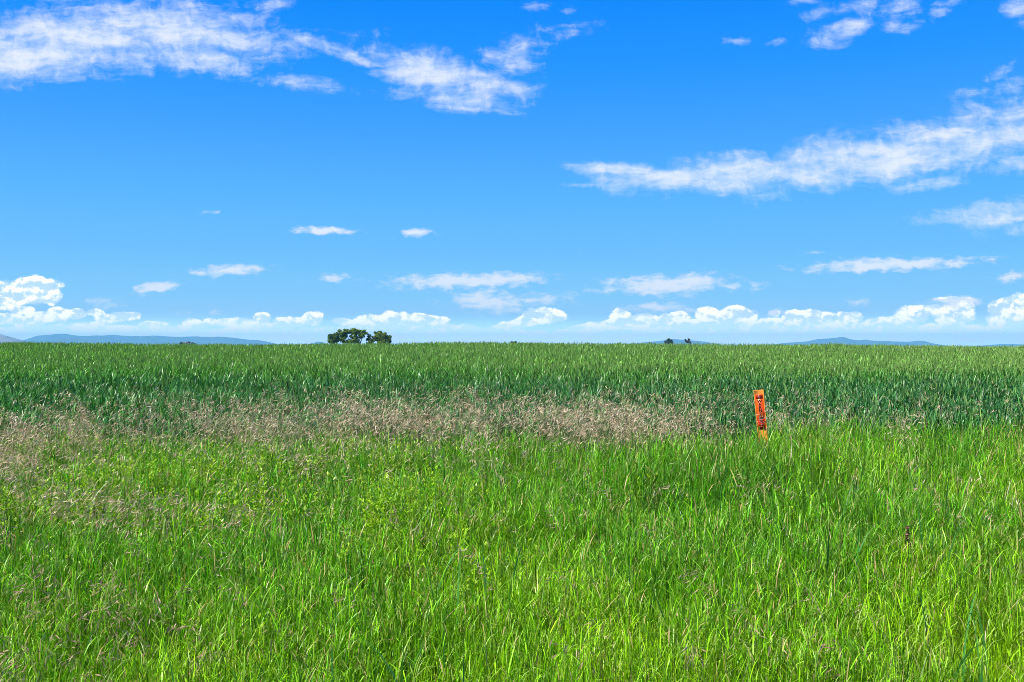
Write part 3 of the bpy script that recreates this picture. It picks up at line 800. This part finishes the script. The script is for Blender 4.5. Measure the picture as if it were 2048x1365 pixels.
yg = np.repeat(np.interp(y, [3.5, 7], [.62, 0]), NS)[:, None]; sc = sc * (1 - yg) + np.array([[.34, .19, .13]]) * rng.uniform(.6, 1.2, (m, 1)) * yg
gr = (np.repeat(ripe, NS, 0) < .3)
sc = np.where(gr, sc * .55 + np.array([[.08, .13, .03]]), sc)
br.strips(SP, sdv, widths(m, rng.uniform(.0036, .0060, m), [.35, 1.0, .55, .06]), np.repeat(sc[:, None], 4, 1))
br.strips(bl, np.cross(d, np.array([[0, 0, 1.0]])) + 1e-3, np.full((m, 2), .0009), np.repeat(sc[:, None] * .8, 2, 1))
tag(br.build('brome_grass', M_DRY), kind='stuff')

# ------------------------------------------------------------------ wheat
wh = Buf()
M_WHEAT = leaf_material('wheat_leaves', 0.40, 0.44, 0.22, (1.1, 1.35, .5))


def wheat(y0, y1, dens, leaves, S, head_p, wscale, k=0.56, m=2.2):
    x, y = scatter(y0, y1, lambda x, y: dens * (.25 + 1.3 * sstep(.3, .65, fnoise(x, y, .45, 120))) * (y > wheat_edge(x)), dens * 1.56, k, m)
    n = len(x); z = gz(x, y)
    hh = WHEAT_H * (0.82 + 0.20 * fnoise(x, y, 1.3, 124) + .12 * fnoise(x, y, 4.0, 129)) * rng.uniform(.84, 1.07, n)
    az = rng.uniform(0, 2 * np.pi, n)
    # growth: blue green and leafy along the edge of the field, heads out further in
    ad = sstep(14, 25, y + 6 * (fnoise(x, y, 5.0, 127) - .5) - 2.0 * sstep(.1, -.5, x / y) * 1.0)
    blue = np.array([.044, .165, .034]); mid = np.array([.078, .235, .026]); far = np.array([.165, .375, .050])
    c = blue * (1 - sstep(0, .5, ad))[:, None] + mid * (sstep(0, .5, ad) - sstep(.5, 1, ad))[:, None] + far * sstep(.5, 1, ad)[:, None]
    lft = sstep(.0, -.5, x / y)[:, None] * .6
    c = c * (1 - lft) + c * np.array([1.05, 1.12, .62]) * lft
    c = c * np.exp(rng.normal(-.06, .50, (n, 1))).clip(.25, 1.9)
    Pt, th = arcs(x, y, z - .01, az, hh, np.abs(rng.normal(.03, .05, n)), rng.normal(0, .15, n), 4)
    wh.strips(Pt, side_of(az, rng.normal(0, 1, n)), widths(n, np.full(n, .0042 * wscale), [1, 1, .9, .7]), np.repeat((c * np.array([1.1, 1.1, .9]))[:, None], 4, 1))
    for q in range(leaves):
        f = (.88, .70, .50, .34)[q] * rng.uniform(.92, 1.04, n)
        ti = np.clip(f * 3, 0, 2.999); i0 = ti.astype(int); fr = (ti - i0)[:, None]; r = np.arange(n)
        p = Pt[r, i0] * (1 - fr) + Pt[r, i0 + 1] * fr
        la = rng.uniform(0, 2 * np.pi, n); L = rng.uniform(.15, .26, n)
        LP, _ = arcs(p[:, 0], p[:, 1], p[:, 2], la, L, rng.uniform(.1, .5, n), np.where(rng.random(n) < .6, rng.uniform(1.3, 2.6, n), rng.uniform(.1, .9, n)), S, 2.2)
        lc = c * rng.uniform(.8, 1.2, (n, 1))
        shp = {4: [.75, 1, .75, .06], 5: [.7, 1, .95, .62, .06]}[S]
        wh.strips(LP, side_of(la, rng.normal(0, .5, n)), widths(n, rng.uniform(.010, .0175, n) * wscale, shp), grad(lc, lc * 1.1, S))
    # ears
    has = np.nonzero(rng.random(n) < head_p * (0.12 + .88 * sstep(.25, .9, ad)))[0]; k_ = len(has)
    if k_:
        tp = Pt[has, -1]; dr = Pt[has, -1] - Pt[has, -2]; dr /= np.linalg.norm(dr, axis=1, keepdims=True)
        dr = dr + rng.normal(0, .12, (k_, 3)); ln = rng.uniform(.075, .11, k_)[:, None]
        EP = np.stack([tp, tp + dr * ln * .3, tp + dr * ln * .7, tp + dr * ln * 1.05], 1)
        ec = np.array([[.27, .42, .11]]) * rng.uniform(.5, 1.35, (k_, 1))
        a1 = rng.uniform(0, np.pi, k_)
        for da in (0, np.pi / 2):
            sd1 = np.stack([np.cos(a1 + da), np.sin(a1 + da), np.zeros(k_)], -1)
            wh.strips(EP, sd1, widths(k_, np.full(k_, .012 * wscale), [.5, 1, .9, .2]), np.repeat(ec[:, None], 4, 1))


wheat(8.6, 15, 380, 4, 5, .7, 1.0)
wheat(15, 22, 240, 3, 5, .8, 1.08)
wheat(22, 31, 165, 3, 4, .9, 1.15)
wheat(31, 43, 115, 3, 4, 1.0, 1.2)
tag(wh.build('wheat_crop', M_WHEAT), kind='stuff')


# ------------------------------------------------------------------ dry dock stalks
M_STALK = tint_material('dry_stalk', 0.8, 0.2, 0.3, 60)


def dock(px, py_top, py_vis, D, lean, label):
    x0 = (px - 1024) / FPX * D; z0 = float(gz(x0, D)); hh = EYE + (HOR - py_top) / FPX * D - z0
    root = tag(empty('dock_stalk', (x0, D, z0)), label, 'dry weed', 'dark dry weed stalks')
    tt = np.linspace(0, 1, 9); pts = np.stack([lean * hh * tt ** 1.5, .03 * np.sin(tt * 4), hh * tt], -1)
    b = Buf(); b.tube(pts, np.linspace(.0045, .0018, 9), (.15, .09, .055), 6); b.build('stem', M_STALK, root, smooth=True)
    b = Buf(); k = 260
    t = rng.uniform(.55, 1.0, k); c = np.stack([np.interp(t, tt, pts[:, i]) for i in range(3)], -1)
    rad = .008 * (1.15 - t) / .45 + .004
    p = c + rng.normal(size=(k, 3)) * rad[:, None] * np.array([.7, .7, .5])
    a = rng.normal(size=(k, 3)); a /= np.linalg.norm(a, axis=1, keepdims=True); sd_ = np.cross(a, rng.normal(size=(k, 3))); sd_ /= np.linalg.norm(sd_, axis=1, keepdims=True)
    l = rng.uniform(.005, .010, k)[:, None]
    b.strips(np.stack([p - a * l, p, p + a * l], 1), sd_, widths(k, rng.uniform(.005, .008, k), [.3, 1, .3]), np.repeat((np.array([[.17, .095, .06]]) * rng.uniform(.5, 1.3, (k, 1)))[:, None], 3, 1))
    b.build('seed_head', M_STALK, root)


dock(1650, 835, 890, 9.0, -.10, 'slim dark dry stalk leaning left, just right of the orange post')
dock(1847, 843, 872, 10.2, .03, 'short dark dry stalk between green grass and blue green wheat')
dock(1822, 1050, 1130, 5.4, -.05, 'dark brown dry stalk deep in the bright foreground grass')

print('quads', sum(len(o.data.polygons) for o in SC.objects if o.type == 'MESH'))
